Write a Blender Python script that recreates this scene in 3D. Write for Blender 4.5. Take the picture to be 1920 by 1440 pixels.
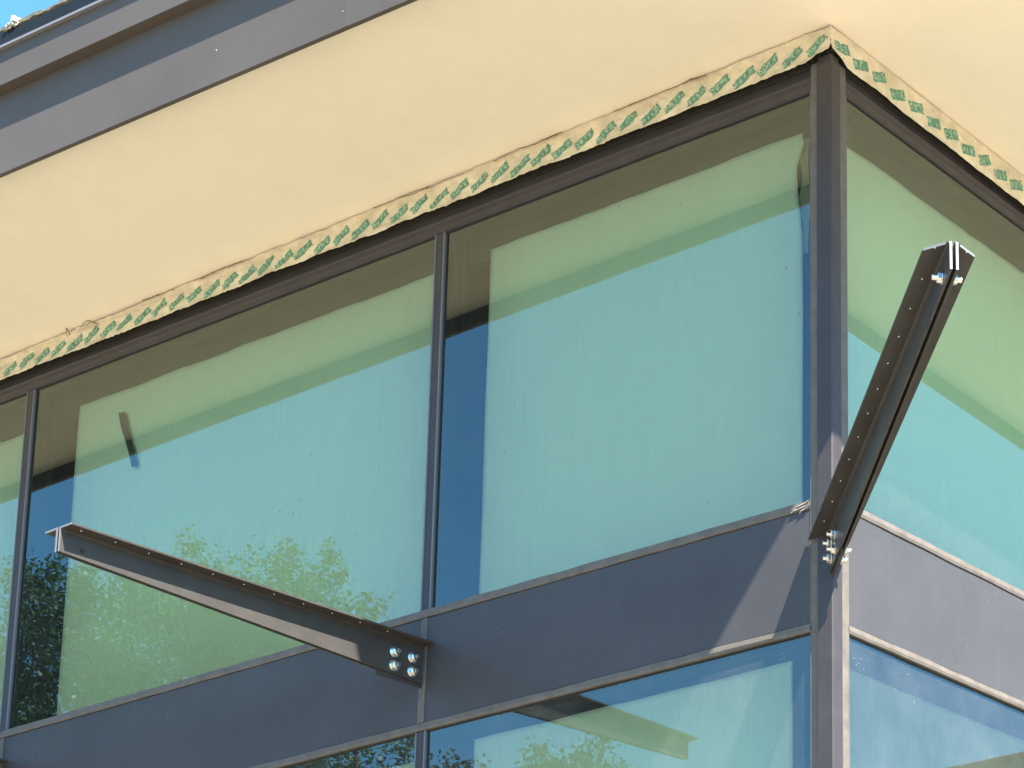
import bpy, math, random
import numpy as np
from mathutils import Vector, Matrix, noise
R = math.radians
random.seed(7)
scene = bpy.context.scene
for o in list(bpy.data.objects): bpy.data.objects.remove(o)
COL = scene.collection
Z0 = 6.57                      # height of the eave line above the ground; all z below are relative to it

# ------------------------------------------------------------------ camera
F, YAW, PITCH, ROLL = 4422.4083, 27.0618, 13.5904, -3.0284
CX, CY, CZ = 4.7194, -5.8362, -4.9665
ya, pi_, ro = R(YAW), R(PITCH), R(ROLL)
fw = Vector((-math.sin(ya)*math.cos(pi_), math.cos(ya)*math.cos(pi_), math.sin(pi_)))
rt = Vector((math.cos(ya), math.sin(ya), 0)); up = rt.cross(fw)
r2 = rt*math.cos(ro) + up*math.sin(ro); u2 = -rt*math.sin(ro) + up*math.cos(ro)
cd = bpy.data.cameras.new('camera'); cam = bpy.data.objects.new('camera', cd); COL.objects.link(cam)
cam.matrix_world = Matrix(((r2.x, u2.x, -fw.x, CX), (r2.y, u2.y, -fw.y, CY), (r2.z, u2.z, -fw.z, CZ+Z0), (0, 0, 0, 1)))
cd.sensor_fit = 'HORIZONTAL'; cd.sensor_width = 36; cd.lens = F/1920*36
cd.shift_x = -1506.8495/1920; cd.shift_y = 935.6637/1920
cd.clip_start = .05; cd.clip_end = 2000
scene.camera = cam
# ------------------------------------------------------------------ world and sun
SUN = Vector((.787, -.284, 1.0)).normalized()
w = bpy.data.worlds.new("World"); scene.world = w; w.use_nodes = True
nt = w.node_tree; nt.nodes.clear()
sky = nt.nodes.new('ShaderNodeTexSky'); sky.sky_type = 'NISHITA'; sky.sun_disc = False
sky.sun_elevation = math.asin(SUN.z); sky.sun_rotation = math.atan2(SUN.x, SUN.y)
sky.altitude = 200; sky.air_density = 1.0; sky.dust_density = .35; sky.ozone_density = 1.5
tint = nt.nodes.new('ShaderNodeMix'); tint.data_type = 'RGBA'; tint.blend_type = 'MULTIPLY'
tint.inputs[0].default_value = 1; tint.inputs[7].default_value = (.49, .90, 1.08, 1)
bg = nt.nodes.new('ShaderNodeBackground'); bg.inputs[1].default_value = .093
wo = nt.nodes.new('ShaderNodeOutputWorld')
nt.links.new(sky.outputs[0], tint.inputs[6]); nt.links.new(tint.outputs[2], bg.inputs[0]); nt.links.new(bg.outputs[0], wo.inputs[0])
sd = bpy.data.lights.new('sun', 'SUN'); sd.energy = 5.0; sd.angle = R(.53); sd.color = (1, .95, .86)
so = bpy.data.objects.new('sun', sd); COL.objects.link(so); so.rotation_euler = SUN.to_track_quat('Z', 'Y').to_euler(); so.location = (10, -5, 30)
scene.view_settings.view_transform = 'Standard'; scene.view_settings.look = 'None'
scene.view_settings.gamma = 1; scene.view_settings.exposure = 2.25
scene.cycles.transparent_max_bounces = 16; scene.cycles.max_bounces = 10
scene.cycles.glossy_bounces = 5; scene.cycles.diffuse_bounces = 4

# ------------------------------------------------------------------ materials
def mat(name, color=(.5, .5, .5), rough=.6, metal=0., spec=.5, var=0., vscale=8., bump=0., bscale=60., stretch=(1, 1, 1), dark=None):
    m = bpy.data.materials.new(name); m.use_nodes = True; n = m.node_tree; L = n.links
    b = n.nodes['Principled BSDF']
    b.inputs['Base Color'].default_value = (*color, 1); b.inputs['Roughness'].default_value = rough
    b.inputs['Metallic'].default_value = metal; b.inputs['Specular IOR Level'].default_value = spec
    tc = n.nodes.new('ShaderNodeTexCoord'); mp = n.nodes.new('ShaderNodeMapping'); mp.inputs['Scale'].default_value = stretch
    L.new(tc.outputs['Object'], mp.inputs[0])
    if var:
        nz = n.nodes.new('ShaderNodeTexNoise'); nz.inputs['Scale'].default_value = vscale; nz.inputs['Detail'].default_value = 6; nz.inputs['Roughness'].default_value = .62
        L.new(mp.outputs[0], nz.inputs[0])
        cr = n.nodes.new('ShaderNodeValToRGB')
        d = dark or tuple(c*(1-var) for c in color); h = tuple(min(1, c*(1+var)) for c in color)
        cr.color_ramp.elements[0].color = (*d, 1); cr.color_ramp.elements[0].position = .3
        cr.color_ramp.elements[1].color = (*h, 1); cr.color_ramp.elements[1].position = .7
        L.new(nz.outputs[0], cr.inputs[0]); L.new(cr.outputs[0], b.inputs['Base Color'])
    if bump:
        n2 = n.nodes.new('ShaderNodeTexNoise'); n2.inputs['Scale'].default_value = bscale; n2.inputs['Detail'].default_value = 5
        L.new(mp.outputs[0], n2.inputs[0])
        bp = n.nodes.new('ShaderNodeBump'); bp.inputs['Strength'].default_value = bump; bp.inputs['Distance'].default_value = .004
        L.new(n2.outputs[0], bp.inputs['Height']); L.new(bp.outputs[0], b.inputs['Normal'])
    return m
M = {}
M['frame'] = mat('frame_coating', (.046, .038, .036), .36, spec=.3, var=.12, vscale=9, bump=.15, bscale=40)
M['sealant'] = mat('grey_sealant', (.120, .102, .086), .5, spec=.2, var=.22, vscale=14, bump=.5, bscale=35)
M['spandrel'] = mat('spandrel_coating', (.058, .054, .056), .38, spec=.20, var=.10, vscale=3, bump=.08, bscale=220)
def specks(m, scale=70, thr=.11, col=(.30, .30, .30), streak=True):
    n = m.node_tree; L = n.links; b = n.nodes['Principled BSDF']; src = b.inputs['Base Color'].links[0].from_socket
    tc = n.nodes.new('ShaderNodeTexCoord'); vo = n.nodes.new('ShaderNodeTexVoronoi'); vo.inputs['Scale'].default_value = scale; L.new(tc.outputs['Object'], vo.inputs[0])
    lt = n.nodes.new('ShaderNodeMath'); lt.operation = 'LESS_THAN'; lt.inputs[1].default_value = thr; L.new(vo.outputs[0], lt.inputs[0])
    nz = n.nodes.new('ShaderNodeTexNoise'); nz.inputs['Scale'].default_value = 5; nz.inputs['Detail'].default_value = 5; L.new(tc.outputs['Object'], nz.inputs[0])
    gt = n.nodes.new('ShaderNodeMath'); gt.operation = 'GREATER_THAN'; gt.inputs[1].default_value = .60; L.new(nz.outputs[0], gt.inputs[0])
    mu = n.nodes.new('ShaderNodeMath'); mu.operation = 'MULTIPLY'; L.new(lt.outputs[0], mu.inputs[0]); L.new(gt.outputs[0], mu.inputs[1])
    mp = n.nodes.new('ShaderNodeMapping'); mp.inputs['Scale'].default_value = (26, 26, 1.6); L.new(tc.outputs['Object'], mp.inputs[0])
    ns = n.nodes.new('ShaderNodeTexNoise'); ns.inputs['Scale'].default_value = 1; ns.inputs['Detail'].default_value = 5; L.new(mp.outputs[0], ns.inputs[0])
    mr = n.nodes.new('ShaderNodeMapRange'); mr.inputs[1].default_value = .45; mr.inputs[2].default_value = .8; mr.inputs[4].default_value = .018; L.new(ns.outputs[0], mr.inputs[0])
    mx = n.nodes.new('ShaderNodeMath'); mx.operation = 'MAXIMUM'; L.new(mu.outputs[0], mx.inputs[0]); L.new(mr.outputs[0], mx.inputs[1])
    c = n.nodes.new('ShaderNodeMix'); c.data_type = 'RGBA'; L.new(mx.outputs[0], c.inputs[0]); L.new(src, c.inputs[6]); c.inputs[7].default_value = (*col, 1); L.new(c.outputs[2], b.inputs['Base Color'])
specks(M['spandrel'], 75, .10, (.24, .235, .22))
M['fascia'] = mat('fascia_metal', (.092, .078, .068), .45, spec=.12, var=.10, vscale=2.2, bump=.10, bscale=6)
specks(M['fascia'], 40, .03, (.16, .145, .125))
M['black'] = mat('black_lining', (.012, .013, .012), .8)
M['roofedge'] = mat('dark_gutter', (.012, .013, .013), .5, spec=.15, var=.2, vscale=9)
M['moss'] = mat('mossy_membrane', (.085, .075, .05), .95, var=.6, vscale=22, bump=1., bscale=60)
M['lichen'] = mat('lichen', (.30, .28, .22), .95, var=.3, vscale=60, bump=1., bscale=120)
M['white'] = mat('white_plastic', (.8, .8, .78), .5)
M['soffit'] = mat('soffit_render', (.81, .715, .555), .9, var=.022, vscale=7, bump=.25, bscale=120)
M['tape'] = mat('tape_paper', (.66, .565, .40), .5, var=.22, vscale=11, bump=1.0, bscale=55)
M['tapefaded'] = mat('tape_faded_print', (.27, .39, .25), .5, var=.3, vscale=90)
M['tapegreen'] = mat('tape_green_print', (.10, .25, .165), .5, var=.35, vscale=60)
M['tapepale'] = mat('tape_pale_print', (.42, .56, .38), .5)
M['foam'] = mat('dark_foam', (.02, .018, .012), .95, var=.5, vscale=50)
M['bracket'] = mat('bracket_coating', (.050, .045, .041), .34, spec=.16, var=.15, vscale=7, bump=.1, bscale=60)
M['steeledge'] = mat('bare_edge', (.17, .165, .17), .4)
M['bolt'] = mat('zinc_bolt', (.72, .70, .66), .22, metal=1., bump=.2, bscale=90)
M['bluemark'] = mat('dark_blue', (.01, .02, .05), .6)
M['inside'] = mat('interior_dark', (.020, .020, .022), .9)
M['header'] = mat('interior_header', (.035, .034, .028), .8)
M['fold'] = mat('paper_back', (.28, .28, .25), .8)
M['bead'] = mat('dark_bead', (.13, .135, .15), .3)
M['ground'] = mat('paving', (.212, .176, .130), .9, var=.10, vscale=.3)
M['masonry'] = mat('rendered_wall', (.42, .38, .30), .9, var=.1, vscale=2)
M['bark'] = mat('bark', (.10, .08, .06), .95, var=.4, vscale=9, bump=.8, bscale=20)
M['darktape'] = mat('dark_tape', (.02, .022, .024), .6)
M['pale'] = mat('pale_sealant', (.30, .28, .24), .5, bump=.5, bscale=60)
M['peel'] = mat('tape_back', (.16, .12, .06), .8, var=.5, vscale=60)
M['smudge'] = mat('smudge', (.12, .14, .10), .8)

def leaf_mat(name, c1, c2):
    m = bpy.data.materials.new(name); m.use_nodes = True; n = m.node_tree; L = n.links
    b = n.nodes['Principled BSDF']; b.inputs['Roughness'].default_value = .5
    at = n.nodes.new('ShaderNodeAttribute'); at.attribute_name = 'shade'
    mx = n.nodes.new('ShaderNodeMix'); mx.data_type = 'RGBA'; mx.inputs[6].default_value = (*c1, 1); mx.inputs[7].default_value = (*c2, 1)
    L.new(at.outputs['Fac'], mx.inputs[0]); L.new(mx.outputs[2], b.inputs['Base Color'])
    tr = n.nodes.new('ShaderNodeBsdfTranslucent'); L.new(mx.outputs[2], tr.inputs[0])
    ms = n.nodes.new('ShaderNodeMixShader'); ms.inputs[0].default_value = .35
    out = n.nodes['Material Output']; L.new(b.outputs[0], ms.inputs[1]); L.new(tr.outputs[0], ms.inputs[2]); L.new(ms.outputs[0], out.inputs[0])
    return m
M['leaf'] = leaf_mat('leaf', (.026, .072, .026), (.085, .155, .068))

def glass_mat(lo, hi, speck):
    m = bpy.data.materials.new('tinted_glass'); m.use_nodes = True; n = m.node_tree; L = n.links; n.nodes.clear()
    out = n.nodes.new('ShaderNodeOutputMaterial')
    tr = n.nodes.new('ShaderNodeBsdfTransparent'); tr.inputs[0].default_value = (.90, .915, .70, 1)
    gl = n.nodes.new('ShaderNodeBsdfGlossy'); gl.inputs['Roughness'].default_value = 0.0; gl.inputs[0].default_value = (.86, 1, .93, 1)
    fr = n.nodes.new('ShaderNodeFresnel'); fr.inputs[0].default_value = 2.15
    tc = n.nodes.new('ShaderNodeTexCoord')
    wav = n.nodes.new('ShaderNodeTexNoise'); wav.inputs['Scale'].default_value = 1.6; wav.inputs['Detail'].default_value = 1
    L.new(tc.outputs['Object'], wav.inputs[0])
    bp = n.nodes.new('ShaderNodeBump'); bp.inputs['Strength'].default_value = .06; bp.inputs['Distance'].default_value = .01
    L.new(wav.outputs[0], bp.inputs['Height']); mx = n.nodes.new('ShaderNodeMixShader'); L.new(fr.outputs[0], mx.inputs[0]); L.new(tr.outputs[0], mx.inputs[1]); L.new(gl.outputs[0], mx.inputs[2])
    df = n.nodes.new('ShaderNodeBsdfDiffuse'); df.inputs[0].default_value = (.62, .60, .55, 1)
    nz = n.nodes.new('ShaderNodeTexNoise'); nz.inputs['Scale'].default_value = 3.; nz.inputs['Detail'].default_value = 8; nz.inputs['Roughness'].default_value = .7
    L.new(tc.outputs['Object'], nz.inputs[0])
    mr = n.nodes.new('ShaderNodeMapRange'); mr.inputs[1].default_value = .35; mr.inputs[2].default_value = .75; mr.inputs[3].default_value = lo; mr.inputs[4].default_value = hi
    L.new(nz.outputs[0], mr.inputs[0])
    vo = n.nodes.new('ShaderNodeTexVoronoi'); vo.inputs['Scale'].default_value = 55; L.new(tc.outputs['Object'], vo.inputs[0])
    lt = n.nodes.new('ShaderNodeMath'); lt.operation = 'LESS_THAN'; lt.inputs[1].default_value = .085; L.new(vo.outputs[0], lt.inputs[0])
    n3 = n.nodes.new('ShaderNodeTexNoise'); n3.inputs['Scale'].default_value = 6; L.new(tc.outputs['Object'], n3.inputs[0])
    gt = n.nodes.new('ShaderNodeMath'); gt.operation = 'GREATER_THAN'; gt.inputs[1].default_value = .58; L.new(n3.outputs[0], gt.inputs[0])
    mu = n.nodes.new('ShaderNodeMath'); mu.operation = 'MULTIPLY'; L.new(lt.outputs[0], mu.inputs[0]); L.new(gt.outputs[0], mu.inputs[1])
    m2 = n.nodes.new('ShaderNodeMath'); m2.operation = 'MULTIPLY_ADD'; m2.inputs[1].default_value = speck; L.new(mu.outputs[0], m2.inputs[0]); L.new(mr.outputs[0], m2.inputs[2])
    mx2 = n.nodes.new('ShaderNodeMixShader'); L.new(m2.outputs[0], mx2.inputs[0]); L.new(mx.outputs[0], mx2.inputs[1]); L.new(df.outputs[0], mx2.inputs[2])
    L.new(mx2.outputs[0], out.inputs[0])
    return m
M['glass'] = glass_mat(.008, .028, .06); M['dustyglass'] = glass_mat(.02, .065, .35)
m = bpy.data.materials.new('glass_inner_face'); m.use_nodes = True; n = m.node_tree; n.nodes.clear()
tr = n.nodes.new('ShaderNodeBsdfTransparent'); tr.inputs[0].default_value = (.98, 1, .98, 1); oo = n.nodes.new('ShaderNodeOutputMaterial'); n.links.new(tr.outputs[0], oo.inputs[0])
M['glassin'] = m

def paper_mat(k=1.):
    m = bpy.data.materials.new('window_paper'); m.use_nodes = True; n = m.node_tree; L = n.links
    b = n.nodes['Principled BSDF']; b.inputs['Roughness'].default_value = .85; b.inputs['Specular IOR Level'].default_value = .2
    tc = n.nodes.new('ShaderNodeTexCoord'); mp = n.nodes.new('ShaderNodeMapping'); mp.inputs['Scale'].default_value = (13, 13, .9)
    mp.inputs['Rotation'].default_value = (0, R(9), 0)
    L.new(tc.outputs['Object'], mp.inputs[0])
    nz = n.nodes.new('ShaderNodeTexNoise'); nz.inputs['Scale'].default_value = 1; nz.inputs['Detail'].default_value = 7; nz.inputs['Roughness'].default_value = .7
    L.new(mp.outputs[0], nz.inputs[0])
    n2 = n.nodes.new('ShaderNodeTexNoise'); n2.inputs['Scale'].default_value = 1.3; n2.inputs['Detail'].default_value = 4; L.new(tc.outputs['Object'], n2.inputs[0])
    ad = n.nodes.new('ShaderNodeMath'); ad.operation = 'MULTIPLY'; L.new(nz.outputs[0], ad.inputs[0]); L.new(n2.outputs[0], ad.inputs[1])
    cr = n.nodes.new('ShaderNodeValToRGB'); cr.color_ramp.elements[0].position = .12; cr.color_ramp.elements[1].position = .42
    cr.color_ramp.elements[0].color = (.84*k, .85*k, .82*k, 1); cr.color_ramp.elements[1].color = (.88*k, .88*k, .84*k, 1)
    L.new(ad.outputs[0], cr.inputs[0]); L.new(cr.outputs[0], b.inputs['Base Color'])
    n3 = n.nodes.new('ShaderNodeTexNoise'); n3.inputs['Scale'].default_value = 2.2; n3.inputs['Detail'].default_value = 6; n3.inputs['Distortion'].default_value = .6; L.new(tc.outputs['Object'], n3.inputs[0])
    bp = n.nodes.new('ShaderNodeBump'); bp.inputs['Strength'].default_value = .6; bp.inputs['Distance'].default_value = .04
    ma = n.nodes.new('ShaderNodeMath'); ma.operation = 'MULTIPLY_ADD'; ma.inputs[1].default_value = .30
    cz = n.nodes.new('ShaderNodeMapping'); cz.inputs['Scale'].default_value = (30, 30, 1.1); cz.inputs['Rotation'].default_value = (0, R(11), 0); L.new(tc.outputs['Object'], cz.inputs[0])
    nc = n.nodes.new('ShaderNodeTexNoise'); nc.inputs['Scale'].default_value = 1; nc.inputs['Detail'].default_value = 3; nc.inputs['Distortion'].default_value = .3; L.new(cz.outputs[0], nc.inputs[0])
    L.new(nc.outputs[0], ma.inputs[0]); L.new(n3.outputs[0], ma.inputs[2])
    L.new(ma.outputs[0], bp.inputs['Height']); L.new(bp.outputs[0], b.inputs['Normal'])
    return m
M['paper'] = paper_mat(); M['dimpaper'] = paper_mat(.50)  # second copy has its colour darkened to hold down the sunlit lower right pane

# ------------------------------------------------------------------ builders
def tag(o, label=None, cat=None, group=None, kind=None):
    if label: o['label'] = label
    if cat: o['category'] = cat
    if group: o['group'] = group
    if kind: o['kind'] = kind
    return o
def empty(name, loc, label=None, cat=None, group=None):
    o = bpy.data.objects.new(name, None); COL.objects.link(o); o.location = (loc[0], loc[1], loc[2]+Z0); o.empty_display_size = .2
    o['root'] = 1; del o['root']
    return tag(o, label, cat, group)
class MB:
    def __init__(s): s.v = []; s.f = []; s.mi = []
    def face(s, pts, mi=0):
        b = len(s.v); s.v += [tuple(p) for p in pts]; s.f.append(tuple(range(b, b+len(pts)))); s.mi.append(mi)
    def mesh(s, vs, fs, mi=0):
        b = len(s.v); s.v += [tuple(p) for p in vs]
        for f in fs: s.f.append(tuple(b+i for i in f)); s.mi.append(mi)
    def box(s, x0, x1, y0, y1, z0, z1, mi=0):
        vs = [(x, y, z) for x in (x0, x1) for y in (y0, y1) for z in (z0, z1)]
        s.mesh(vs, [(0, 1, 3, 2), (4, 6, 7, 5), (0, 4, 5, 1), (2, 3, 7, 6), (0, 2, 6, 4), (1, 5, 7, 3)], mi)
    def prism(s, a, b, mi=0):
        n = len(a); vs = list(a)+list(b)
        s.mesh(vs, [tuple(range(n))[::-1], tuple(range(n, 2*n))]+[(i, (i+1) % n, n+(i+1) % n, n+i) for i in range(n)], mi)
    def cyl(s, c, ax, r0, r1, h, n=16, mi=0, rot=0.):
        ax = Vector(ax).normalized(); t = ax.orthogonal().normalized(); q = ax.cross(t); c = Vector(c)
        a = [c+(t*math.cos(rot+2*math.pi*i/n)+q*math.sin(rot+2*math.pi*i/n))*r0 for i in range(n)]
        b = [c+ax*h+(t*math.cos(rot+2*math.pi*i/n)+q*math.sin(rot+2*math.pi*i/n))*r1 for i in range(n)]
        s.prism(a, b, mi)
    def tube(s, pts, rads, n=6, mi=0):
        pts = [Vector(p) for p in pts]; rings = []
        for i, p in enumerate(pts):
            d = (pts[min(i+1, len(pts)-1)]-pts[max(i-1, 0)]).normalized(); t = d.orthogonal().normalized(); q = d.cross(t)
            rings.append([p+(t*math.cos(2*math.pi*k/n)+q*math.sin(2*math.pi*k/n))*rads[i] for k in range(n)])
        b = len(s.v)
        for r in rings: s.v += [tuple(x) for x in r]
        for i in range(len(rings)-1):
            for k in range(n):
                s.f.append((b+i*n+k, b+i*n+(k+1) % n, b+(i+1)*n+(k+1) % n, b+(i+1)*n+k)); s.mi.append(mi)
    def build(s, name, mats, parent=None, label=None, bevel=0, smooth=False, swap=False, xf=None):
        """vertices are in eave-relative coordinates (or local when xf given)"""
        me = bpy.data.meshes.new(name)
        if xf is not None: vs = [tuple(xf @ Vector(v)) for v in s.v]
        else: vs = s.v
        root = parent
        off = Vector((0, 0, 0))
        while root is not None: off += root.location; root = root.parent
        own = Vector((0, 0, 0))
        if parent is None:
            a = np.array(vs); own = Vector(((a[:, 0].min()+a[:, 0].max())/2, (a[:, 1].min()+a[:, 1].max())/2, a[:, 2].min()+Z0)); off = own
        me.from_pydata([(v[0]-off.x, v[1]-off.y, v[2]+Z0-off.z) for v in vs], [], s.f)
        if isinstance(mats, str): mats = [mats]
        for k in mats: me.materials.append(M[k])
        me.polygons.foreach_set('material_index', s.mi)
        me.validate(); me.update()
        o = bpy.data.objects.new(name, me); COL.objects.link(o)
        if parent is not None: o.parent = parent
        else: o.location = own
        if smooth: me.polygons.foreach_set('use_smooth', [True]*len(me.polygons))
        if bevel:
            md = o.modifiers.new('bevel', 'BEVEL'); md.width = bevel; md.segments = 2; md.limit_method = 'ANGLE'; md.angle_limit = R(40)
        if label: o['label'] = label
        return o
def fnz(x, y=0., z=0.): return noise.noise(Vector((x, y, z)))

# the two walls share one builder: side 'L' lies in y=0 and runs along -x, side 'R' lies in x=0 and runs along +y
def W(side, u, d, z):
    """u = distance from the corner, d = depth into the building, z"""
    return (-u, d, z) if side == 'L' else (-d, u, z)
def wbox(mb, side, u0, u1, d0, d1, z0, z1, mi=0):
    a = W(side, u0, d0, z0); b = W(side, u1, d1, z1)
    mb.box(min(a[0], b[0]), max(a[0], b[0]), min(a[1], b[1]), max(a[1], b[1]), z0, z1, mi)

# ------------------------------------------------------------------ ground
mb = MB(); mb.face([(-300, -300, -Z0), (300, -300, -Z0), (300, 300, -Z0), (-300, 300, -Z0)])
tag(mb.build('ground', 'ground'), kind='structure')

# ------------------------------------------------------------------ building
B = empty('building', (0, 0, -Z0), 'glazed corner building with dark grey frames, cream soffit and grey metal eaves', 'building')
GT, GB, LT, LB = -.224, -1.7637, -2.2342, -3.85        # upper glass top/bottom, lower glass top/bottom
SPT, SPB = -1.797, -2.203                                 # spandrel panel
G = {'L': [.0893, 1.8761, 1.9266, 4.3306, 4.3810, 6.80, 6.85, 9.25, 9.30, 11.7], 'R': [.0857, 2.472, 2.523, 4.90, 4.95, 7.35]}
DIRT = [(.696, -.475), (.987, -.391), (.211, -.868), (.15, -1.058), (1.49, -1.04), (1.534, -1.223), (.552, -1.655), (2.633, -1.147), (2.571, -.972), (2.743, -1.17), (2.666, -1.20), (1.944, -1.258), (2.606, -1.02), (2.309, -1.361)]
LEN = {'L': 11.75, 'R': 7.40}
# base wall and core
mb = MB(); mb.box(-11.75, .0, .0, .22, -Z0, LB-.05); mb.box(-.22, 0, .2201, 7.4, -Z0, LB-.05)
mb.build('base_wall', 'masonry', B)
mb = MB()
mb.box(-11.7, -.35, 1.6, 1.7, -Z0, .3); mb.box(-1.7, -1.6, 1.7, 7.4, -Z0, .3)      # inner partition walls
mb.box(-11.75, -.22, .22, 1.6, -3.98, -3.93); mb.box(-1.6, -.22, 1.6, 7.4, -3.98, -3.93)  # floor slab
mb.box(-11.75, -.16, .16, 1.6, -.02, .02); mb.box(-1.6, -.16, 1.6, 7.4, -.02, .02)
mb.box(-11.75, -11.7, .22, 1.6, -Z0, .3); mb.box(-1.6, -.1, 7.35, 7.4, -Z0, .3)
mb.build('interior_wall', 'inside', B)

# soffit: two sloping planes with a hip, and fascia
E0, KL, ER0, KR = .8562, -.0175, 1.264, .0578
def lipL(x): return -(E0+KL*x)
def lipR(y): return ER0+KR*y
cx = ER0; cy = -E0
for _ in range(20): cy = lipL(cx); cx = lipR(cy)
SZ = .078
FAR, FARR = -12.3, 8.0
hip = [(0, 0, 0.0), (cx, cy, SZ)]
mb = MB(); N = 60; cols = []
for i in range(-N, N+1):
    if i < 0: a = -i/N; x = FAR*a; X = cx+(FAR-cx)*a; cols.append(((x, 0.02, -.0052*abs(x)-.001), (X, lipL(X)+.004, SZ)))
    elif i == 0: cols.append(((-.02, .02, -.001), (cx-.004, cy+.004, SZ)))
    else: a = i/N; y = FARR*a; Y = cy+(FARR-cy)*a; cols.append(((-0.02, y, -.006*y-.001), (lipR(Y)-.004, Y, SZ)))
vs = [p for c in cols for p in c]
mb.mesh(vs, [(2*i, 2*i+2, 2*i+3, 2*i+1) for i in range(2*N)])
sof = mb.build('soffit', 'soffit', B, smooth=True)
# eave profile swept round the corner: (outward offset, z)
def sweep(prof, mats, mis, name, parent, jitter=0, seg=1):
    """prof: open polyline of (offset outwards, z); faces between successive points, mitred at the corner"""
    mb = MB()
    def P(side, t, off, z):
        # t 0..1 from corner to far end
        X, Y = cx+off, cy-off
        if side == 'L': x = X+(FAR-X)*t; return (x, lipL(x)-off, z)
        y = Y+(FARR-Y)*t; return (lipR(y)+off, y, z)
    for side in 'LR':
        n = seg
        for k in range(n):
            t0, t1 = k/n, (k+1)/n
            for i in range(len(prof)-1):
                (o0, z0), (o1, z1) = prof[i], prof[i+1]
                def j(t, i_):
                    return jitter*fnz(t*260+i_*3.1, i_*7.7, 1.0 if side == 'L' else 9.) if jitter else 0
                q = [P(side, t0, o0, z0+j(t0, i)), P(side, t1, o0, z0+j(t1, i)), P(side, t1, o1, z1+j(t1, i+1)), P(side, t0, o1, z1+j(t0, i+1))]
                if side == 'R': q = q[::-1]
                mb.face(q, mis[i])
    return mb.build(name, mats, parent)
WS, ZS = .045, .348
sweep([(-.018, .30), (-.018, .001), (0, .001), (0, ZS)], ['fascia', 'black'], [1, 0, 0], 'fascia', B)
sweep([(0.0005, ZS), (WS, ZS-.001), (WS, .4985)], ['fascia'], [0, 0, 0], 'upper_fascia', B)
sweep([(WS+.0005, .4975), (WS+.016, .4975), (WS+.016, .508)], ['steeledge'], [0, 0], 'drip_edge', B)
sweep([(WS+.016, .5085), (WS+.012, .56), (WS+.004, .572)], ['roofedge'], [0, 0], 'gutter', B)
sweep([(WS+.005, .566), (WS+.013, .574), (WS+.008, .592), (WS-.02, .604), (-.25, .63), (-1.6, .75)], ['moss'], [0]*5, 'roof', B, jitter=.012, seg=420)
for jx in (-1.395, -4.4, -7.4):
    mb = MB(); mb.box(jx-.0012, jx+.0012, lipL(jx)-.0009, lipL(jx)+.002, .002, ZS-.002); mb.box(jx-.02, jx-.0014, lipL(jx)-.0006, lipL(jx)+.002, .002, ZS-.002)
    mb.build('fascia_joint', 'fascia', B)
for sx, sz in ((-1.42, .067), (-2.06, .132)):
    mb = MB(); mb.cyl((sx, lipL(sx)+.001, sz), (0, -1, 0), .0035, .0025, .002, 8); mb.build('fascia_screw', 'bolt', B)
# vent flap on the roof edge
V = MB(); FLAP = (-3.18, -.955, .590)
fx, fy, fz = FLAP
fl = [(0, 0), (-.002, .030), (.003, .046), (.014, .046), (.034, .030), (.062, .014), (.058, 0)]
V.prism([(fx+x, fy, fz+z) for x, z in fl], [(fx+x+.002, fy+.003, fz+z) for x, z in fl])
V.prism([(fx-.004, fy-.001, fz), (fx+.006, fy-.001, fz), (fx+.010, fy-.001, fz+.047), (fx, fy-.001, fz+.049)], [(fx-.004, fy+.03, fz), (fx+.006, fy+.03, fz), (fx+.010, fy+.03, fz+.045), (fx, fy+.03, fz+.047)])
tag(V.build('roof_flap', 'white', bevel=.002), 'small curved white flap sticking up behind the mossy roof edge', 'flap')
lm = MB()
for i in range(14):
    c = (FLAP[0]+random.uniform(.0, .07), -.972+random.uniform(-.004, .004), .578+random.uniform(-.012, .010))
    lm.cyl(c, (random.uniform(-.5, .5), -.6, random.uniform(-.5, .5)), random.uniform(.007, .012), .004, .006, 7)
tag(lm.build('lichen_clump', 'lichen', smooth=True), 'pale grey lichen clump on the roof edge below the white flap', 'lichen')

# corner post
mb = MB()
def oct_(z): return [(-.053, .10, z), (-.053, -.010, z), (-.050, -.013, z), (.009, -.013, z), (.013, -.009, z), (.013, .036, z), (.010, .039, z), (-.04, .039, z), (-.04, .10, z)]
top = oct_(-.145); bot = oct_(LB)
mb.prism(bot, top)
cap = [(x*.8-.004, y*.8+.003, -.112) for x, y, z in oct_(0)]
mb.prism(top, cap)
mb.build('corner_post', 'frame', B)
mb = MB()
mb.box(-.0893, -.0532, 0.0, .10, LB, -.12); mb.box(-.10, 0.0, .0392, .0857, LB, -.12)
mb.build('corner_frame', 'sealant', B, bevel=.004)
# thin bright sealant beads on the corner
mb = MB()
for side in 'LR':
    g = G[side][0]
    wbox(mb, side, g-.0005, g+.004, .001, .016, LB, GT)
mb.build('glazing_bead', 'sealant', B, bevel=.0015)

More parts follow.
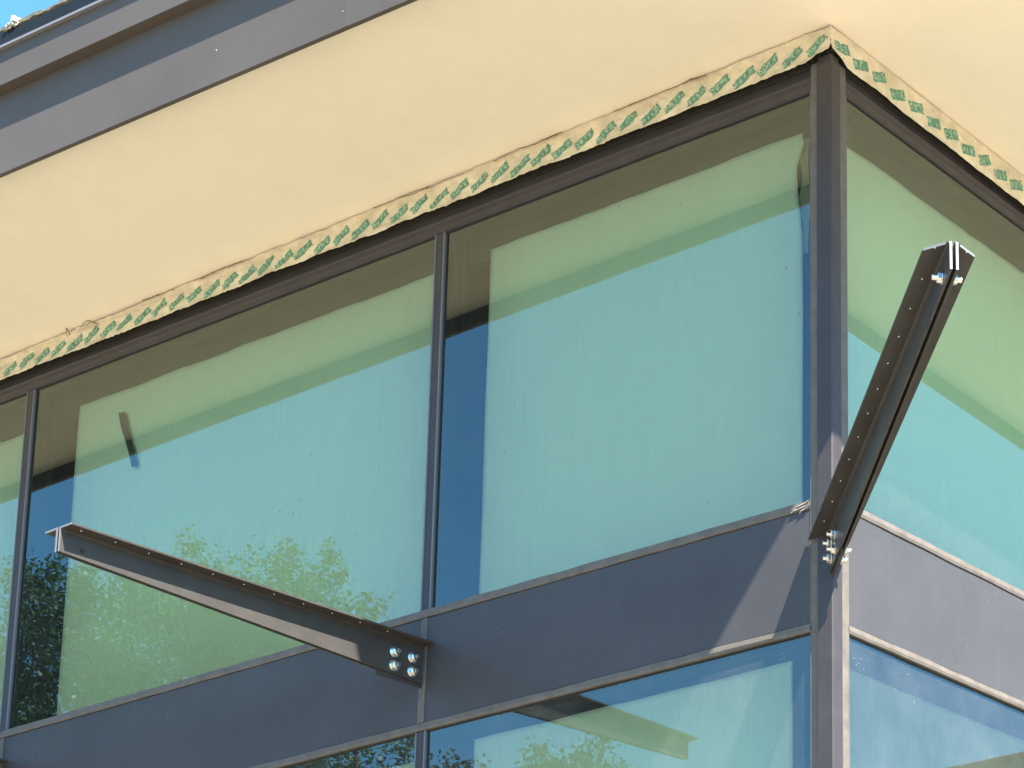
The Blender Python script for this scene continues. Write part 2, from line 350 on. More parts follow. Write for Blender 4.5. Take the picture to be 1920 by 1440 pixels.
# mullions, head frames, transoms, spandrels, windows
def head(side, u0, u1):
    mb = MB(); prof = [(.03, -.02), (.016, -.110), (.0145, -.158), (.004, -.165), (.0035, -.171), (.008, -.176), (.009, -.190), (.002, -.1955), (.001, -.203), (.004, -.207), (.005, -.2205), (.012, -.2240), (.05, -.2241)]
    n = 120
    R_ = [[W(side, u0+(u1-u0)*k/n, d+.0012*fnz(k*.9, i*2.), z+.0012*fnz(k*.7, 5+i)) for i, (d, z) in enumerate(prof)] for k in range(n+1)]
    for k in range(n):
        for i in range(len(prof)-1):
            q = [R_[k][i], R_[k+1][i], R_[k+1][i+1], R_[k][i+1]]
            mb.face(q if side == 'R' else q[::-1])
    mb.build('head_frame', 'frame', B)
for side in 'LR':
    g = G[side]
    head(side, g[0]+.0002, LEN[side])
    # vertical mullions, split so that nothing overlaps
    for i in range(1, len(g)-1, 2):
        a, b = g[i], g[i+1]; c = (a+b)/2
        mb = MB()
        wbox(mb, side, a+.006, b-.006, .004, .12, GB, -.2245)
        wbox(mb, side, a+.006, b-.006, .004, .12, LB, LT)
        mb.build('mullion', 'frame', B, bevel=.003)
        mb = MB()
        for (s0, s1) in ((a, a+.0055), (b-.0055, b)):
            for z0, z1 in ((GB, -.2245), (LB, LT)): wbox(mb, side, s0, s1, .001, .02, z0, z1)
        mb.build('glazing_bead', 'bead', B, bevel=.0018)
        mb = MB(); wbox(mb, side, c-.017, c-.0015, -.0015, .1, SPB, SPT); wbox(mb, side, c+.0015, c+.017, .001, .1, SPB, SPT); wbox(mb, side, c-.0013, c+.0013, .006, .1, SPB, SPT)
        mb.build('panel_joint', 'sealant', B, bevel=.002)
    # horizontal sealant bands with wobbly edges
    for z0, z1, dirn in ((SPT+.0005, GB, 1), (LT, SPB-.0005, 1)):
        n = int(LEN[side]/.04); mb = MB(); pa = []
        for k in range(n+1):
            u = g[0]+.0005+(LEN[side]-g[0])*k/n; w1 = .0022*fnz(u*5, z0*9); w2 = .0022*fnz(u*7, z1*9+5); pr = .0025*fnz(u*3, 3.3+z0)
            prof = [(.04, z0), (-.001+pr, z0+.001+w1), (-.004+pr, z0+(z1-z0)*.35), (-.0015+pr, z1-.002+w2), (.018, z1+w2*.5), (.04, z1)]
            pa.append([W(side, u, d, z) for d, z in prof])
        for k in range(n):
            for i in range(5):
                q = [pa[k][i], pa[k][i+1], pa[k+1][i+1], pa[k+1][i]]
                mb.face(q if side == 'L' else q[::-1])
        mb.build('transom_seal', 'sealant', B, smooth=True)
        mb = MB(); wbox(mb, side, g[0], LEN[side], .045, .12, z0, z1); mb.build('transom', 'frame', B)
    mb = MB(); wbox(mb, side, 0 if side == 'L' else .22, LEN[side], -.02, .2, LB-.05, LB); mb.build('sill', 'frame', B, bevel=.004)
    for i in range(0, len(g)-1, 2):
        a, b = g[i], g[i+1]
        # spandrel panel, reaching behind the joints
        mb = MB()
        a2 = a-.0005 if i == 0 else a-.0252+.0172
        b2_ = b+.0252-.0172
        wbox(mb, side, max(a2, .0002), b2_, .003, .09, SPB+.0002, SPT-.0002); mb.build('spandrel_panel', 'spandrel', B, bevel=.0015)
        for z0, z1 in ((GB, GT), (LB, LT)):
            fr = MB()
            wbox(fr, side, a+.0001, a+.012, .040, .085, z0, z1); wbox(fr, side, b-.012, b-.0001, .040, .085, z0, z1)
            wbox(fr, side, a+.0121, b-.0121, .040, .085, z1-.014, z1-.0001); wbox(fr, side, a+.0121, b-.0121, .040, .085, z0+.0001, z0+.012)
            wn = fr.build('window', 'inside', B)
            gl = MB()
            p = [W(side, a+.0052, .014, z0+.001), W(side, b-.0052, .014, z0+.001), W(side, b-.0052, .014, z1-.001), W(side, a+.0052, .014, z1-.001)]
            q = [W(side, a+.0052, .038, z0+.001), W(side, b-.0052, .038, z0+.001), W(side, b-.0052, .038, z1-.001), W(side, a+.0052, .038, z1-.001)]
            if side == 'R': p.reverse(); q.reverse()
            gl.face(p[::-1], 0); gl.face(q, 1)
            for k in range(4): gl.face([p[k], p[(k+1) % 4], q[(k+1) % 4], q[k]], 2)
            rs = random.Random(4)
            for (dx, dz) in (DIRT if (side == 'L' and z0 == GB) else []):
                if a < dx < b:
                    for _ in range(2):
                        cx0, cz0 = dx+rs.uniform(-.006, .006), dz+rs.uniform(-.006, .006); an = rs.uniform(0, 3.14); l1, l2 = rs.uniform(.002, .006), rs.uniform(.0007, .0014)
                        pp = [(cx0+math.cos(an+k)*(l1 if k in (0, math.pi) else l2), cz0+math.sin(an+k)*(l1 if k in (0, math.pi) else l2)) for k in (0, math.pi/2, math.pi, 3*math.pi/2)]
                        gl.prism([W(side, x_, .0125, z_) for x_, z_ in pp], [W(side, x_, .0132, z_) for x_, z_ in pp], 3)
            gl.build('pane', ['glass' if z0 == GB else 'dustyglass', 'glassin', 'black', 'smudge'], wn)
            gk = MB(); T = .0045
            wbox(gk, side, a+.0002, b-.0002, .010, .0138, z1-T, z1-.0002); wbox(gk, side, a+.0002, b-.0002, .010, .0138, z0+.0002, z0+T*.6)
            wbox(gk, side, a+.0056, a+.0056+T*.6, .010, .0137, z0+T, z1-T-.0002); wbox(gk, side, b-.0056-T*.6, b-.0056, .010, .0137, z0+T, z1-T-.0002)
            gk.build('gasket', 'black', wn)
            if z0 == GB:
                hd = MB(); wbox(hd, side, a, b, .12, .16, z1-.10, z1+.2)
                hd.build('blind_header', 'header', wn)
mb = MB(); rs = random.Random(8)
for (u_, z_, l_) in ((.095, GB-.004, .05), (.11, GB-.018, .06), (.10, GB-.027, .035)):
    pts = [W('L', u_+l_*t/6, -.0025-.002*rs.random(), z_-.006*t/6*2+rs.uniform(-.003, .003)) for t in range(7)]
    mb.tube(pts, [.0018+.0014*rs.random() for _ in pts], 6)
mb.build('sealant_smear', 'pale', B, smooth=True)
# dark backing behind the tape
mb = MB(); mb.box(-12.2, -.001, .006, .0125, -.13, .02); mb.box(-.0125, -.006, .0125, 7.9, -.13, .02)
mb.build('joint_backing', 'foam', B)

# ------------------------------------------------------------------ paper sheets behind the glass
def paper(side, u0, u1, z0, z1, label, edge=None, flap=False, depth=.098, pm='paper', group='paper sheets behind the windows'):
    mb = MB(); nu = max(2, int((u1-u0)/.02)); nz_ = int((z1-z0)/.02)
    idx = {}
    for i in range(nu+1):
        for j in range(nz_+1):
            u = u0+(u1-u0)*i/nu; z = z0+(z1-z0)*j/nz_
            if edge and i <= 8:
                e = edge(z); u = u0+e+(u0+(u1-u0)*8/nu-u0-e)*i/8
            zz = z+(.004*fnz(u*4, 2.) if j == nz_ else 0)
            d = depth+.006*fnz(u*3.1, z*1.2, u0)+.003*fnz(u*11, z*2.5, 4+u0)
            idx[i, j] = len(mb.v); mb.v.append(W(side, u, d, zz))
    for i in range(nu):
        for j in range(nz_):
            f = (idx[i, j], idx[i+1, j], idx[i+1, j+1], idx[i, j+1]); mb.f.append(f if side == 'R' else f[::-1]); mb.mi.append(0)
    o = mb.build('paper_sheet', pm, None, smooth=True)
    md = o.modifiers.new('thick', 'SOLIDIFY'); md.thickness = .0006
    return tag(o, label, 'paper', group)
def e3(z):   # wavy loose top corner of the sheet nearest the corner post
    t = (z+.33)
    k = [(0, -.01), (-.03, .0), (-.09, .024), (-.12, .026), (-.20, .020), (-.27, .012), (-.33, .004), (-.40, 0), (-3, 0)]
    for (a, b), (c, d) in zip(k, k[1:]):
        if c <= t <= a: return b+(d-b)*(a-t)/(a-c)
    return 0
D = .098
paper('L', .205, 1.731, GB-.03, -.300, 'large pale sheet behind the upper pane beside the corner post, its top corner curled', edge=e3)
paper('L', 2.03, 4.155, GB-.03, -.315, 'large pale sheet behind the upper pane with the strip of dark tape on it')
paper('L', 4.50, 6.60, GB-.03, -.345, 'pale sheet behind the upper pane at the left edge of the photo')
paper('L', .25, 1.728, LB-.02, -2.275, 'pale sheet behind the lower pane beside the corner post under the small grey panel')
paper('L', 2.01, 4.10, LB-.02, -2.300, 'pale sheet behind the lower pane under the left bracket, mostly below the photo')
paper('R', .150, 2.40, GB-.03, -.330, 'pale sheet behind the upper pane right of the corner post')
paper('R', .150, 2.40, LB-.02, -2.305, 'sheet with darkened paper colour behind the lower pane right of the corner post', pm='dimpaper')
# folded edge of the curled sheet
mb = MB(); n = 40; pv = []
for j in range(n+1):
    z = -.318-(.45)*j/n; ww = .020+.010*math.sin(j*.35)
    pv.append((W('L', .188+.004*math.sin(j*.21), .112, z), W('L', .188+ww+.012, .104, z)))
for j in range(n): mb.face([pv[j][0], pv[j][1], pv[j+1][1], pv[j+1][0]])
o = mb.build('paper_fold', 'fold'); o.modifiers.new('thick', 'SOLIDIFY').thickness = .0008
tag(o, 'narrow dim folded paper edge hanging beside the curled sheet at the corner post', 'paper')
# dark tape strip on the second sheet
mb = MB()
pts = [(-3.875, -3.835, -.425), (-3.850, -.001-3.808, -.50), (-3.818, -3.782, -.565), (-3.788, -3.752, -.63), (-3.762, -3.726, -.70)]
for (a, b, z), (c, d, z2) in zip(pts, pts[1:]):
    mb.prism([(a, .084, z), (b, .084, z-.006), (d, .084, z2-.006), (c, .084, z2)], [(a, .085, z), (b, .085, z-.006), (d, .085, z2-.006), (c, .085, z2)])
tag(mb.build('tape_strip', 'darktape'), 'short slanting strip of dark tape stuck on the pale window sheet', 'tape')

# ------------------------------------------------------------------ printed tape under the soffit
def tape_z(side, u): return -.0052*u if side == 'L' else -.006*u
def tape_pt(side, u, v, lift=0.):
    """v 0 (top) .. 1 (bottom)"""
    zt = tape_z(side, u)-.002-.006*max(0, fnz(u*9, 1.5, 0))-.010*max(0, fnz(u*2.3, 4.5, 2)-.1)
    zb = -.127-.003*u+.0040*fnz(u*3.1, 7.)+.0025*fnz(u*21, 3.)+.0022*fnz(u*70, 9.)-.006*max(0, fnz(u*11, 2.2)-.45)
    if side == 'R': zb = -.132-.014*u+.006*fnz(u*6, 17.)+.003*fnz(u*22, 13.)
    if u < .09 and side == 'L': zb += .022*(1-u/.09)
    if u < .07 and side == 'R': zb += .030*(1-u/.07)
    z = zt+(zb-zt)*v
    crumple = (.0045*fnz(u*14+v*2, v*3.2, 1.)+.0030*fnz(u*42+v*9, v*6, 5.)+.0085*abs(fnz(u*4+v*2.2, v*4.0, 8.)))
    ph = (u*5.5+v*.9+.3*fnz(u*3, 6.)) % 1.0; crumple += .0028*math.exp(-((ph-.5)/.035)**2)
    ph = (u*2.1-v*.6+.4*fnz(u*2, 9.)) % 1.0; crumple += .006*math.exp(-((ph-.5)/.03)**2)*(.5+fnz(u*3, 8.))
    if side == 'R': crumple *= .35
    d = -.010-.004*v**2-crumple-(.009 if side == 'L' else .005)*max(0, v-.80)/.20-.010*max(0, v-.9)/.1*fnz(u*7, 2., 2.)-lift
    z += .0018*fnz(u*30, v*4, 3.)*(1 if side == 'L' else .4)
    return W(side, u, d, z)
def tape(side, u0, u1, label):
    mb = MB(); nu = int((u1-u0)/.006); nv = 16
    b = 0
    for i in range(nu+1):
        for j in range(nv+1): mb.v.append(tape_pt(side, u0+(u1-u0)*i/nu, j/nv))
    for i in range(nu):
        for j in range(nv):
            f = (i*(nv+1)+j, (i+1)*(nv+1)+j, (i+1)*(nv+1)+j+1, i*(nv+1)+j+1)
            mb.f.append(f[::-1] if side == 'R' else f); mb.mi.append(0)
    # return over the top edge
    H = .119
    # printed marks: green slanted blocks with pale strokes
    glyph = {'D': [((0, 0), (0, 1)), ((0, 1), (.6, .8)), ((.6, .8), (.6, .2)), ((.6, .2), (0, 0))], 'U': [((0, 1), (0, .1)), ((0, .1), (.6, .1)), ((.6, .1), (.6, 1))],
             'T': [((-.1, 1), (.7, 1)), ((.3, 1), (.3, 0))], 'V': [((0, 1), (.3, 0)), ((.3, 0), (.6, 1))], 'O': [((0, .1), (0, .9)), ((0, .9), (.6, .9)), ((.6, .9), (.6, .1)), ((.6, .1), (0, .1))],
             'R': [((0, 0), (0, 1)), ((0, 1), (.6, .9)), ((.6, .9), (.6, .5)), ((.6, .5), (0, .5)), ((.2, .5), (.6, 0))], 'I': [((.3, 0), (.3, 1))]}
    rnd = random.Random(3 if side == 'L' else 5)
    pitch = .1085 if side == 'L' else .108
    k = 0; u = .048 if side == 'L' else .050
    sgn = -1 if side == 'L' else 1      # print reads upward to the right on both walls
    while u < u1-.1:
        L_, h = (.098, .035) if side == 'L' else (.088, .036)
        L_ *= rnd.uniform(.9, 1.04)
        ang = R(29 if side == 'L' else 20)+rnd.uniform(-.06, .06)
        vc = (.56 if side == 'L' else .50)+(.04 if k % 2 else -.03)+rnd.uniform(-.03, .03)
        ca, sa = math.cos(ang), math.sin(ang)
        def place(a, b, lift):
            # a along the block (screen right), b up
            du = (a*ca-b*sa); dz = (a*sa+b*ca)
            return tape_pt(side, u+sgn*du, min(1.0, max(.02, vc-dz/H)), lift)
        NA, NB = 16, 6
        rag = [rnd.uniform(-.0035, .0035) for _ in range(NB+1)]; rag2 = [rnd.uniform(-.004, .004) for _ in range(NB+1)]
        grid = []
        for i in range(NA+1):
            row = []
            for j in range(NB+1):
                a = -L_/2+L_*i/NA+(rag[j] if i == 0 else 0)+(rag2[j] if i == NA else 0)
                bb = -h/2+h*j/NB+(.0025*fnz(u*50+i*1.3, j*.9, k) if j in (0, NB) else 0)
                row.append(place(a, bb, .0009))
            grid.append(row)
        for i in range(NA):
            for j in range(NB):
                if rnd.random() < .05 and (i < 2 or i > NA-3 or j in (0, NB-1)): continue
                q = [grid[i][j], grid[i+1][j], grid[i+1][j+1], grid[i][j+1]]
                mb.face(q, 3 if (fnz(u*40+i*.35, j*.4, k*1.7) > .30+.25*rnd.random()) else 1)
        txt = 'DUTV' if k % 2 == 0 else 'RIVO'
        if side == 'R': txt = txt[:3]
        s = h*.52; adv = L_/len(txt)*.93
        for ci, ch in enumerate(txt):
            ox = -L_/2+L_*.06+ci*adv; oy = -s*.5+rnd.uniform(-.002, .002)
            for (p, q_) in glyph[ch]:
                if rnd.random() < .12: continue
                ax, ay = ox+p[0]*s, oy+p[1]*s; bx, by = ox+q_[0]*s, oy+q_[1]*s
                dx, dy = bx-ax, by-ay; l = math.hypot(dx, dy); nx, ny = -dy/l*.0016, dx/l*.0016
                for st in range(3):
                    t0, t1 = st/3, (st+1)/3
                    mb.face([place(ax+dx*t0+nx, ay+dy*t0+ny, .0017), place(ax+dx*t1+nx, ay+dy*t1+ny, .0017), place(ax+dx*t1-nx, ay+dy*t1-ny, .0017), place(ax+dx*t0-nx, ay+dy*t0-ny, .0017)], 2)
        u += pitch*rnd.uniform(.97, 1.03); k += 1
    o = mb.build('joint_tape', ['tape', 'tapegreen', 'tapepale', 'tapefaded'], smooth=True)
    return tag(o, label, 'tape')
tape('L', -.012, 5.6, 'crumpled cream tape with green printed blocks along the soffit left of the corner post')
tape('R', -.012, 2.2, 'smoother cream tape with green printed blocks along the soffit right of the corner post')
# ragged black foam showing below the tape at the corner
mb = MB(); rf = random.Random(11)
for i in range(70):
    u = rf.uniform(-.012, .10)**1; side = 'L' if i % 3 else 'R'
    if side == 'R': u *= .6
    z = -.117+rf.uniform(-.012, .012)+.02*(1-abs(u)/.1)
    c = Vector(W(side, u, -.004+rf.uniform(-.006, .008), z))
    mb.cyl(c, (rf.uniform(-1, 1), rf.uniform(-1, 1), rf.uniform(-1, 1)), rf.uniform(.002, .005), .001, rf.uniform(.006, .012), 5)
tag(mb.build('foam_seal', 'foam'), 'ragged black foam showing under the tape at the top of the corner post', 'foam')
# curled slivers peeling from the tape top, and torn rags under it
for u0, u1, am, lb in ((3.90, 4.03, .022, 'curled loop of tape edge near the left border of the photo'), (4.08, 4.10, .03, 'tiny upright dark sliver of tape edge near the left border of the photo'), (3.42, 3.62, .008, 'dark lifted tape edge left of the slanting dark strip'),
                   (.55, 1.0, .010, 'long dark lifted tape edge nearest the corner post'), (1.25, 1.6, .009, 'dark lifted tape edge above the middle of the pane beside the corner post'), (1.95, 2.25, .006, 'dark lifted tape edge just left of the mullion with the bracket'), (3.0, 3.3, .006, 'dark lifted tape edge above the middle of the second pane')):
    n = 24; pr = None; mb = MB()
    for i in range(n+1):
        t = i/n; u = u0+(u1-u0)*t; ww = .0028*(.3+abs(fnz(u*30, 5.)))*1.6
        z = tape_z('L', u)-.006-.02*(1-math.sin(math.pi*t))*(am > .015) - (.004 if am < .015 else 0)+am*.35*math.sin(math.pi*t)-.006
        if am < .015: z = tape_z('L', u)-.006-am*(.5+.9*fnz(u*9, 2.)+.5*fnz(u*33, 2.))
        d = -.021-am*math.sin(math.pi*t)*.5
        q = (W('L', u, d, z+ww), W('L', u, d-.001, z-ww))
        if pr: mb.face([pr[0], q[0], q[1], pr[1]])
        pr = q
    o = mb.build('tape_peel', 'peel'); o.modifiers.new('thick', 'SOLIDIFY').thickness = .001
    tag(o, lb, 'tape scrap', 'lifted tape edges')

# ------------------------------------------------------------------ sunshade brackets
def poly(mb, pts, z0, z1, mi=0):
    mb.prism([(x, y, z0) for x, y in pts], [(x, y, z1) for x, y in pts], mi)
def plate_holes(mb, x0, x1, y0, y1, z0, z1, holes, r, mi=0, cut=None):
    """flat plate with round holes; holes = [(x, y)] sorted by x"""
    hw = (y1-y0)/2*.9
    xs = x0
    cells = []
    for hx, hy in holes:
        a, b = hx-r*2.2, hx+r*2.2
        if a > xs and (xs != x0 or cut is None): mb.box(xs, a-.00001, y0, y1, z0, z1, mi)
        elif a > xs: poly(mb, [(xs+cut[0](y0), y0), (a-.00001, y0), (a-.00001, y1), (xs+cut[0](y1), y1)], z0, z1, mi)
        cells.append((a, b, hx, hy)); xs = b
    if cut is None: mb.box(xs+.00001, x1, y0, y1, z0, z1, mi)
    else:
        c0 = cut[0] if xs == x0 else (lambda y: 0)
        poly(mb, [(xs+.00001+c0(y0), y0), (x1+cut[1](y0), y0), (x1+cut[1](y1), y1), (xs+.00001+c0(y1), y1)], z0, z1, mi)
    for a, b, hx, hy in cells:
        ring = [(hx+r*math.cos(R(22.5+45*i)), hy+r*math.sin(R(22.5+45*i))) for i in range(8)]
        # outer ring points on the rectangle (right, top, left, bottom order matching)
        out = [(b, hy+(y1-hy)*.5), (hx+(b-hx)*.5, y1), (hx-(hx-a)*.5, y1), (a, hy+(y1-hy)*.5), (a, hy-(hy-y0)*.5), (hx-(hx-a)*.5, y0), (hx+(b-hx)*.5, y0), (b, hy-(hy-y0)*.5)]
        cor = {0: (b, y1), 2: (a, y1), 4: (a, y0), 6: (b, y0)}
        for z, flip in ((z0, True), (z1, False)):
            for i in range(8):
                j = (i+1) % 8
                q = [ring[i], out[i]]+([cor[i]] if i in cor else [])+[out[j], ring[j]]
                q = [(p[0], p[1], z) for p in q]
                mb.face(q[::-1] if flip else q, mi)
        for i in range(8):
            j = (i+1) % 8
            mb.face([(*ring[i], z0), (*ring[i], z1), (*ring[j], z1), (*ring[j], z0)], mi)
        mb.face([(a, y0, z0), (b, y0, z0), (b, y0, z1), (a, y0, z1)], mi); mb.face([(a, y1, z0), (a, y1, z1), (b, y1, z1), (b, y1, z0)], mi)
def bracket(base, ang, length, label, holes, zbase=.152, ztip=.084, wing=.068, tipbolt=False, mark=False, holebolt=True, start=0., vee=False):
    """local x runs from the wall outwards; y lateral; z=0 flange top"""
    root = empty('sunshade_bracket', base, label, 'bracket', 'metal brackets bolted to the frames')
    X = Matrix.Translation(Vector(base)) @ Matrix.Rotation(ang, 4, 'Z')
    g, t = .0045, .007
    for s in (1, -1):
        mb = MB()
        y0, y1 = (g, wing) if s > 0 else (-wing, -g)
        hs = [(x, s*wing*.60) for x in holes]
        cut = ((lambda y: -1.30*abs(y)), (lambda y: -.95*abs(y))) if vee else None
        plate_holes(mb, start, length, y0, y1, -t, 0, [], .0055, 0, cut)
        for hx, hy in hs: mb.cyl((hx, hy, -t-.0001), (0, 0, -1), .0032, .0024, .0025, 8, 2)
        ya_, yb = (g, g+t) if s > 0 else (-g-t, -g)
        # fillet between leg and wing
        f0 = g+t if s > 0 else -g-t; f1 = f0+s*.007
        pr = lambda x: [(x, f0, -t-.0001), (x, f1, -t-.0001), (x, f0+s*.002, -t-.003), (x, f0, -t-.008)]
        A, Bq = pr(start), pr(length)
        mb.prism(A, Bq) if s < 0 else mb.prism(Bq, A)
        a = [(start, ya_, -t-.0002), (length, ya_, -t-.0002), (length, ya_, -ztip), (start, ya_, -zbase)]
        b = [(p[0], yb, p[2]) for p in a]
        mb.prism(b, a)
        # bare cut edge at the tip
        mb.box(length+.0001, length+.0012, min(ya_, yb), max(ya_, yb), -ztip, -t, 1); 
        c1 = (lambda y: -.95*abs(y)) if vee else (lambda y: 0)
        poly(mb, [(length+.0001+c1(y0), y0), (length+.0012+c1(y0), y0), (length+.0012+c1(y1), y1), (length+.0001+c1(y1), y1)], -t, 0, 1)
        mb.build('steel_angle', ['bracket', 'steeledge', 'bolt'], root, bevel=.0012, xf=X)
    def bolt(x, z, s, big=1.25):
        mb = MB(); y = s*(g+t)
        mb.cyl((x, y, z), (0, s, 0), .0175*big, .0175*big, .003, 20)
        mb.cyl((x, y+s*.003, z), (0, s, 0), .0135*big, .0135*big, .010, 6, rot=random.uniform(0, 1))
        mb.cyl((x, y+s*.013, z), (0, s, 0), .0135*big, .0105*big, .0025, 6, rot=.3)
        mb.cyl((x, y+s*.0150, z), (0, s, 0), .0075*big, .0068*big, .013, 14)
        mb.build('bolt', 'bolt', root, bevel=.0008, xf=X)
    for bx, bz in ((.050, -.064), (.130, -.064), (.050, -.118), (.130, -.116)):
        for s in (1, -1): bolt(bx+start*.4, bz, s)
    if tipbolt:
        for s in (1, -1): bolt(length-.095, -.060, s, 1.1)
    else:
        for s in (1, -1):
            mb = MB(); mb.cyl((length-.075, s*(g+t+.0003), -.060), (0, s, 0), .0085, .008, .0006, 14)
            mb.build('bolt_hole', 'black', root, xf=X)
    mb = MB(); mb.box(start-.05, start+.20, -g+.0008, g-.0008, -zbase-.012, -.012); mb.build('fin_plate', 'bracket', root, bevel=.001, xf=X)
    if mark:  # thin dark blue strokes laid on one web face
        mb = MB(); y = -(g+t+.0006)
        def stroke(pts, wd=.0022):
            for (x0, z0), (x1, z1) in zip(pts, pts[1:]):
                d = Vector((x1-x0, z1-z0)).normalized(); nx, nz = -d.y*wd, d.x*wd
                mb.prism([(x0+nx, y, z0+nz), (x1+nx, y, z1+nz), (x1-nx, y, z1-nz), (x0-nx, y, z0-nz)], [(x0+nx, y+.0005, z0+nz), (x1+nx, y+.0005, z1+nz), (x1-nx, y+.0005, z1-nz), (x0-nx, y+.0005, z0-nz)])
        L0 = length-.25
        stroke([(L0+.08, -.055), (L0+.05, -.068), (L0+.02, -.06), (L0-.01, -.075), (L0-.04, -.07)], .006)
        stroke([(L0-.01, -.075), (L0-.02, -.10), (L0-.045, -.098)]); stroke([(L0-.04, -.07), (L0-.06, -.085), (L0-.06, -.10)]); stroke([(L0+.02, -.06), (L0, -.05)])
        mb.build('blue_strokes', 'bluemark', root, xf=X)
    return root
hl = [.425+.118*i for i in range(-2, 9)]
ZA = -1.903
bracket((-1.906, .0, ZA), R(-90)-.030, 1.418, 'dark grey metal bracket projecting from the mullion left of the corner', [h for h in hl if h < 1.40], start=.002)
bracket((-4.362, .0, ZA), R(-90)-.030, 1.418, 'dark bracket whose flange end just shows at the bottom left corner of the photo', [h for h in hl if h < 1.40], start=.002)
bracket((.0, 2.4975, ZA), R(0)+.0, 1.418, 'dark bracket on the right wall, seen only reflected in the lower right pane', [h for h in hl if h < 1.40], start=.002)
DA = math.atan2(-.672, .741)
hc = [.27+.1690*i for i in range(-1, 11)]
bracket((0.004, -.004, ZA), DA, 2.0, 'dark grey metal bracket projecting diagonally from the corner post', [h for h in hc if h < 1.97], wing=.068, tipbolt=True, vee=True, mark=True, start=.012)

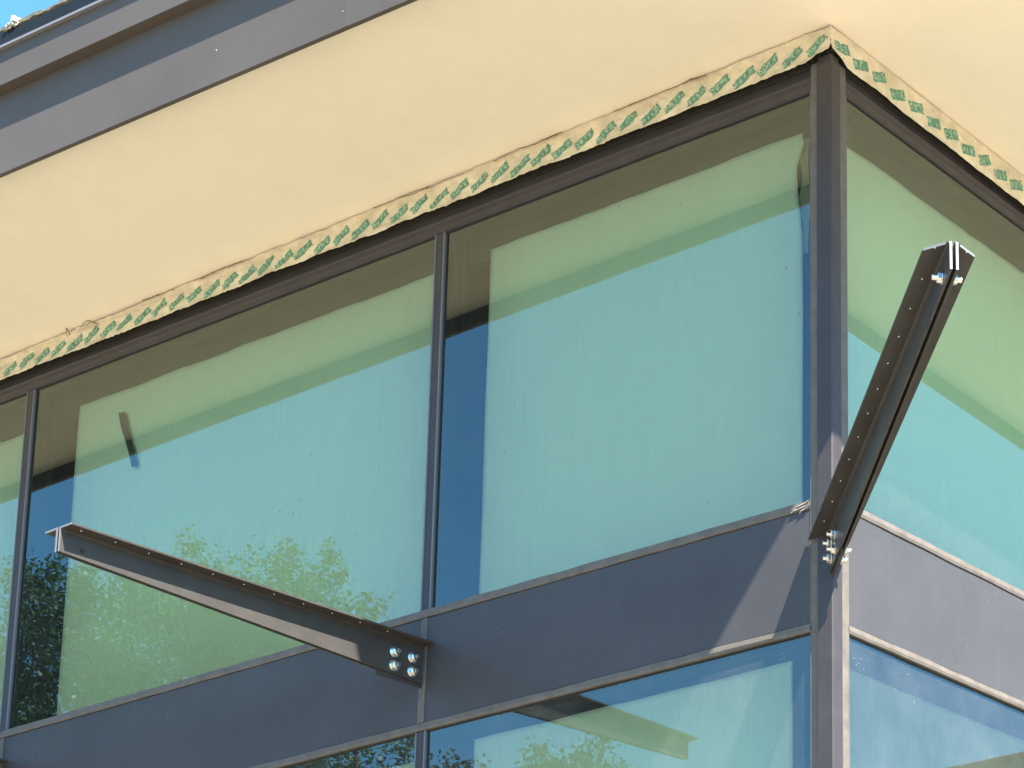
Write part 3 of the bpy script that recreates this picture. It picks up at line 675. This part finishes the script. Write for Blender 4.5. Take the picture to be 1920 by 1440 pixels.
# ------------------------------------------------------------------ trees across the yard
def tree(label, cx_, cy_, cz_, rx, ry, rz, plumes, nleaf, seed, leafsize=.034):
    """crown = an uneven ellipsoid of leaf clumps on real limbs, with feathery shoots standing out of its top"""
    rd = random.Random(seed); rn = np.random.RandomState(seed); z = -Z0; zc = z+cz_
    root = empty('tree', (cx_, cy_, z), label, 'tree', 'trees reflected in the glass')
    tb = MB()
    tb.tube([(cx_, cy_, z), (cx_+.1, cy_, z+cz_*.3), (cx_-.05, cy_+.1, z+cz_*.7), (cx_, cy_, zc+rz*.5)], [.30, .24, .17, .05], 10)
    clumps = []       # (centre, radii)
    nC = 210
    for i in range(nC):
        d = rn.normal(size=3); d /= np.linalg.norm(d); r = rn.uniform(.35, 1.0)**.45
        lump = .90+.10*noise.noise(Vector((d[0]*2.3+seed, d[1]*2.3, d[2]*2.3)))*2
        c = np.array([cx_+rx*r*d[0]*lump, cy_+ry*r*d[1]*lump, zc+rz*r*d[2]*lump])
        k = rn.uniform(.28, .62)*min(rx, rz)/4.3+.12
        clumps.append((c, np.array([k, k, k*.8]), 1.0))
        if i % 3 == 0:
            s0 = Vector((cx_, cy_, zc-rz*.5+rz*.9*max(0, d[2])*.5)); tb.tube([s0, (s0+Vector(c))/2+Vector((rd.uniform(-.3, .3), 0, rd.uniform(0, .3))), Vector(c)], [.08, .045, .012], 5)
    sh_pts = []
    for (px_, pz_, lean, ln) in plumes:
        top = np.array([px_, cy_+ry*.75+rd.uniform(-.3, .3)*0-ry*.75+PL_OFF, z+pz_]); base = top-np.array([lean, 0, ln])
        tb.tube([Vector(base)-Vector((0, 0, .8)), Vector(base), Vector(top)], [.03, .02, .006], 5)
        for q in range(6):
            t = -.15+1.1*q/5+rd.uniform(-.08, .08); wv = (1-max(0, t))*.85+.12
            c = base+(top-base)*t+np.array([rd.uniform(-.30, .30)*wv, rd.uniform(-.3, .3)*wv, 0])
            k = (.17+.24*wv)*rd.uniform(.7, 1.2); clumps.append((c, np.array([k, k, k*1.15]), 1.0))
    tb.build('trunk', 'bark', root, smooth=True)
    N = nleaf; P = np.zeros((N, 3)); w_ = np.array([c[1][0]**(2.2)+.012 for c in clumps]); w_ /= w_.sum()
    nP = 0
    pick = rn.choice(len(clumps), N-nP, p=w_)
    C_ = np.array([c[0] for c in clumps])[pick]; K_ = np.array([c[1] for c in clumps])[pick]
    g = rn.normal(size=(N-nP, 3)); g /= np.linalg.norm(g, axis=1)[:, None]
    g *= (rn.uniform(0, 1, (N-nP, 1))**.5)*(1+.25*rn.normal(size=(N-nP, 1)).clip(-1, 1.2))
    P[:N-nP] = C_+g*K_
    if nP:
        pi2 = rn.randint(0, len(sh_pts), nP); t = rn.uniform(-.3, 1, nP)**1
        Bs = np.array([b for b, a in sh_pts])[pi2]; Ts = np.array([a for b, a in sh_pts])[pi2]
        ln_ = np.linalg.norm(Ts-Bs, axis=1)
        rad = (.06+.16*(1-t.clip(0, 1))*ln_)[:, None]*(.75+.5*np.sin(t*17+pi2)[:, None]**2)
        off = rn.normal(size=(nP, 3)); off /= np.linalg.norm(off, axis=1)[:, None]; off *= rn.uniform(0, 1, (nP, 1))**.6
        P[N-nP:] = Bs+(Ts-Bs)*t[:, None]+off*rad
    d = rn.normal(size=(N, 3)); d[:, 2] *= .6; d /= np.linalg.norm(d, axis=1)[:, None]
    e = np.cross(d, rn.normal(size=(N, 3))); e /= np.linalg.norm(e, axis=1)[:, None]+1e-9
    l = leafsize*rn.uniform(.6, 1.5, (N, 1)); wd = l*.5
    vs = np.stack([P-d*l, P+e*wd, P+d*l, P-e*wd], 1).reshape(-1, 3)-np.array([cx_, cy_, z])
    me = bpy.data.meshes.new('crown')
    me.vertices.add(N*4); me.vertices.foreach_set('co', vs.ravel()); me.loops.add(N*4); me.loops.foreach_set('vertex_index', np.arange(N*4))
    me.polygons.add(N); me.polygons.foreach_set('loop_start', np.arange(N)*4); me.polygons.foreach_set('loop_total', np.full(N, 4))
    at = me.attributes.new('shade', 'FLOAT', 'FACE'); at.data.foreach_set('value', rn.normal(.42, .28, N).clip(0, 1))
    me.materials.append(M['leaf']); me.update(); me.validate()
    o = bpy.data.objects.new('crown', me); COL.objects.link(o); o.parent = root
PL_OFF = 0.0
tree('tall broad green tree reflected at the lower left of the window glass', -24.3, -13.3, 9.6, 6.7, 2.3, 5.0,
     [(-21.35, 14.1, .1, 1.5), (-21.0, 13.5, -.2, 1.0), (-20.5, 12.9, .1, .7), (-19.55, 13.6, .15, 1.7), (-19.3, 13.0, .3, 1.2), (-18.75, 13.45, .5, 1.9), (-18.5, 12.9, .6, 1.3), (-18.15, 12.5, .3, 1.2), (-17.85, 12.3, .25, 1.4), (-24.2, 14.3, .1, 1.0), (-24.9, 14.4, -.1, 1.0), (-23.4, 14.2, .2, .8), (-22.6, 14.1, 0, .9), (-17.2, 10.6, .2, 1.1), (-16.9, 10.0, .2, 1.)], 260000, 21)
tree('smaller green tree reflected in the lower pane beside the corner', -15.1, -13.2, 6.9, 1.9, 1.5, 2.7,
     [(-16.3, 10.0, -.1, 1.0), (-15.9, 9.8, .0, .8), (-15.0, 9.95, .05, 1.0), (-14.65, 9.7, .0, .7), (-14.4, 9.7, .1, .9), (-13.95, 9.95, .15, 1.1), (-13.7, 9.4, .1, .8), (-15.4, 9.5, .1, .7)], 90000, 5)
tree('green tree reflected in the pane at the left edge of the photo', -30.6, -13.4, 10.2, 4.6, 2.3, 4.5,
     [(-29.0, 14.9, .1, 1.0), (-27.5, 14.6, .1, 1.2), (-26.7, 14.3, .1, 1.2), (-30.2, 15.2, .1, 1.)], 100000, 9)
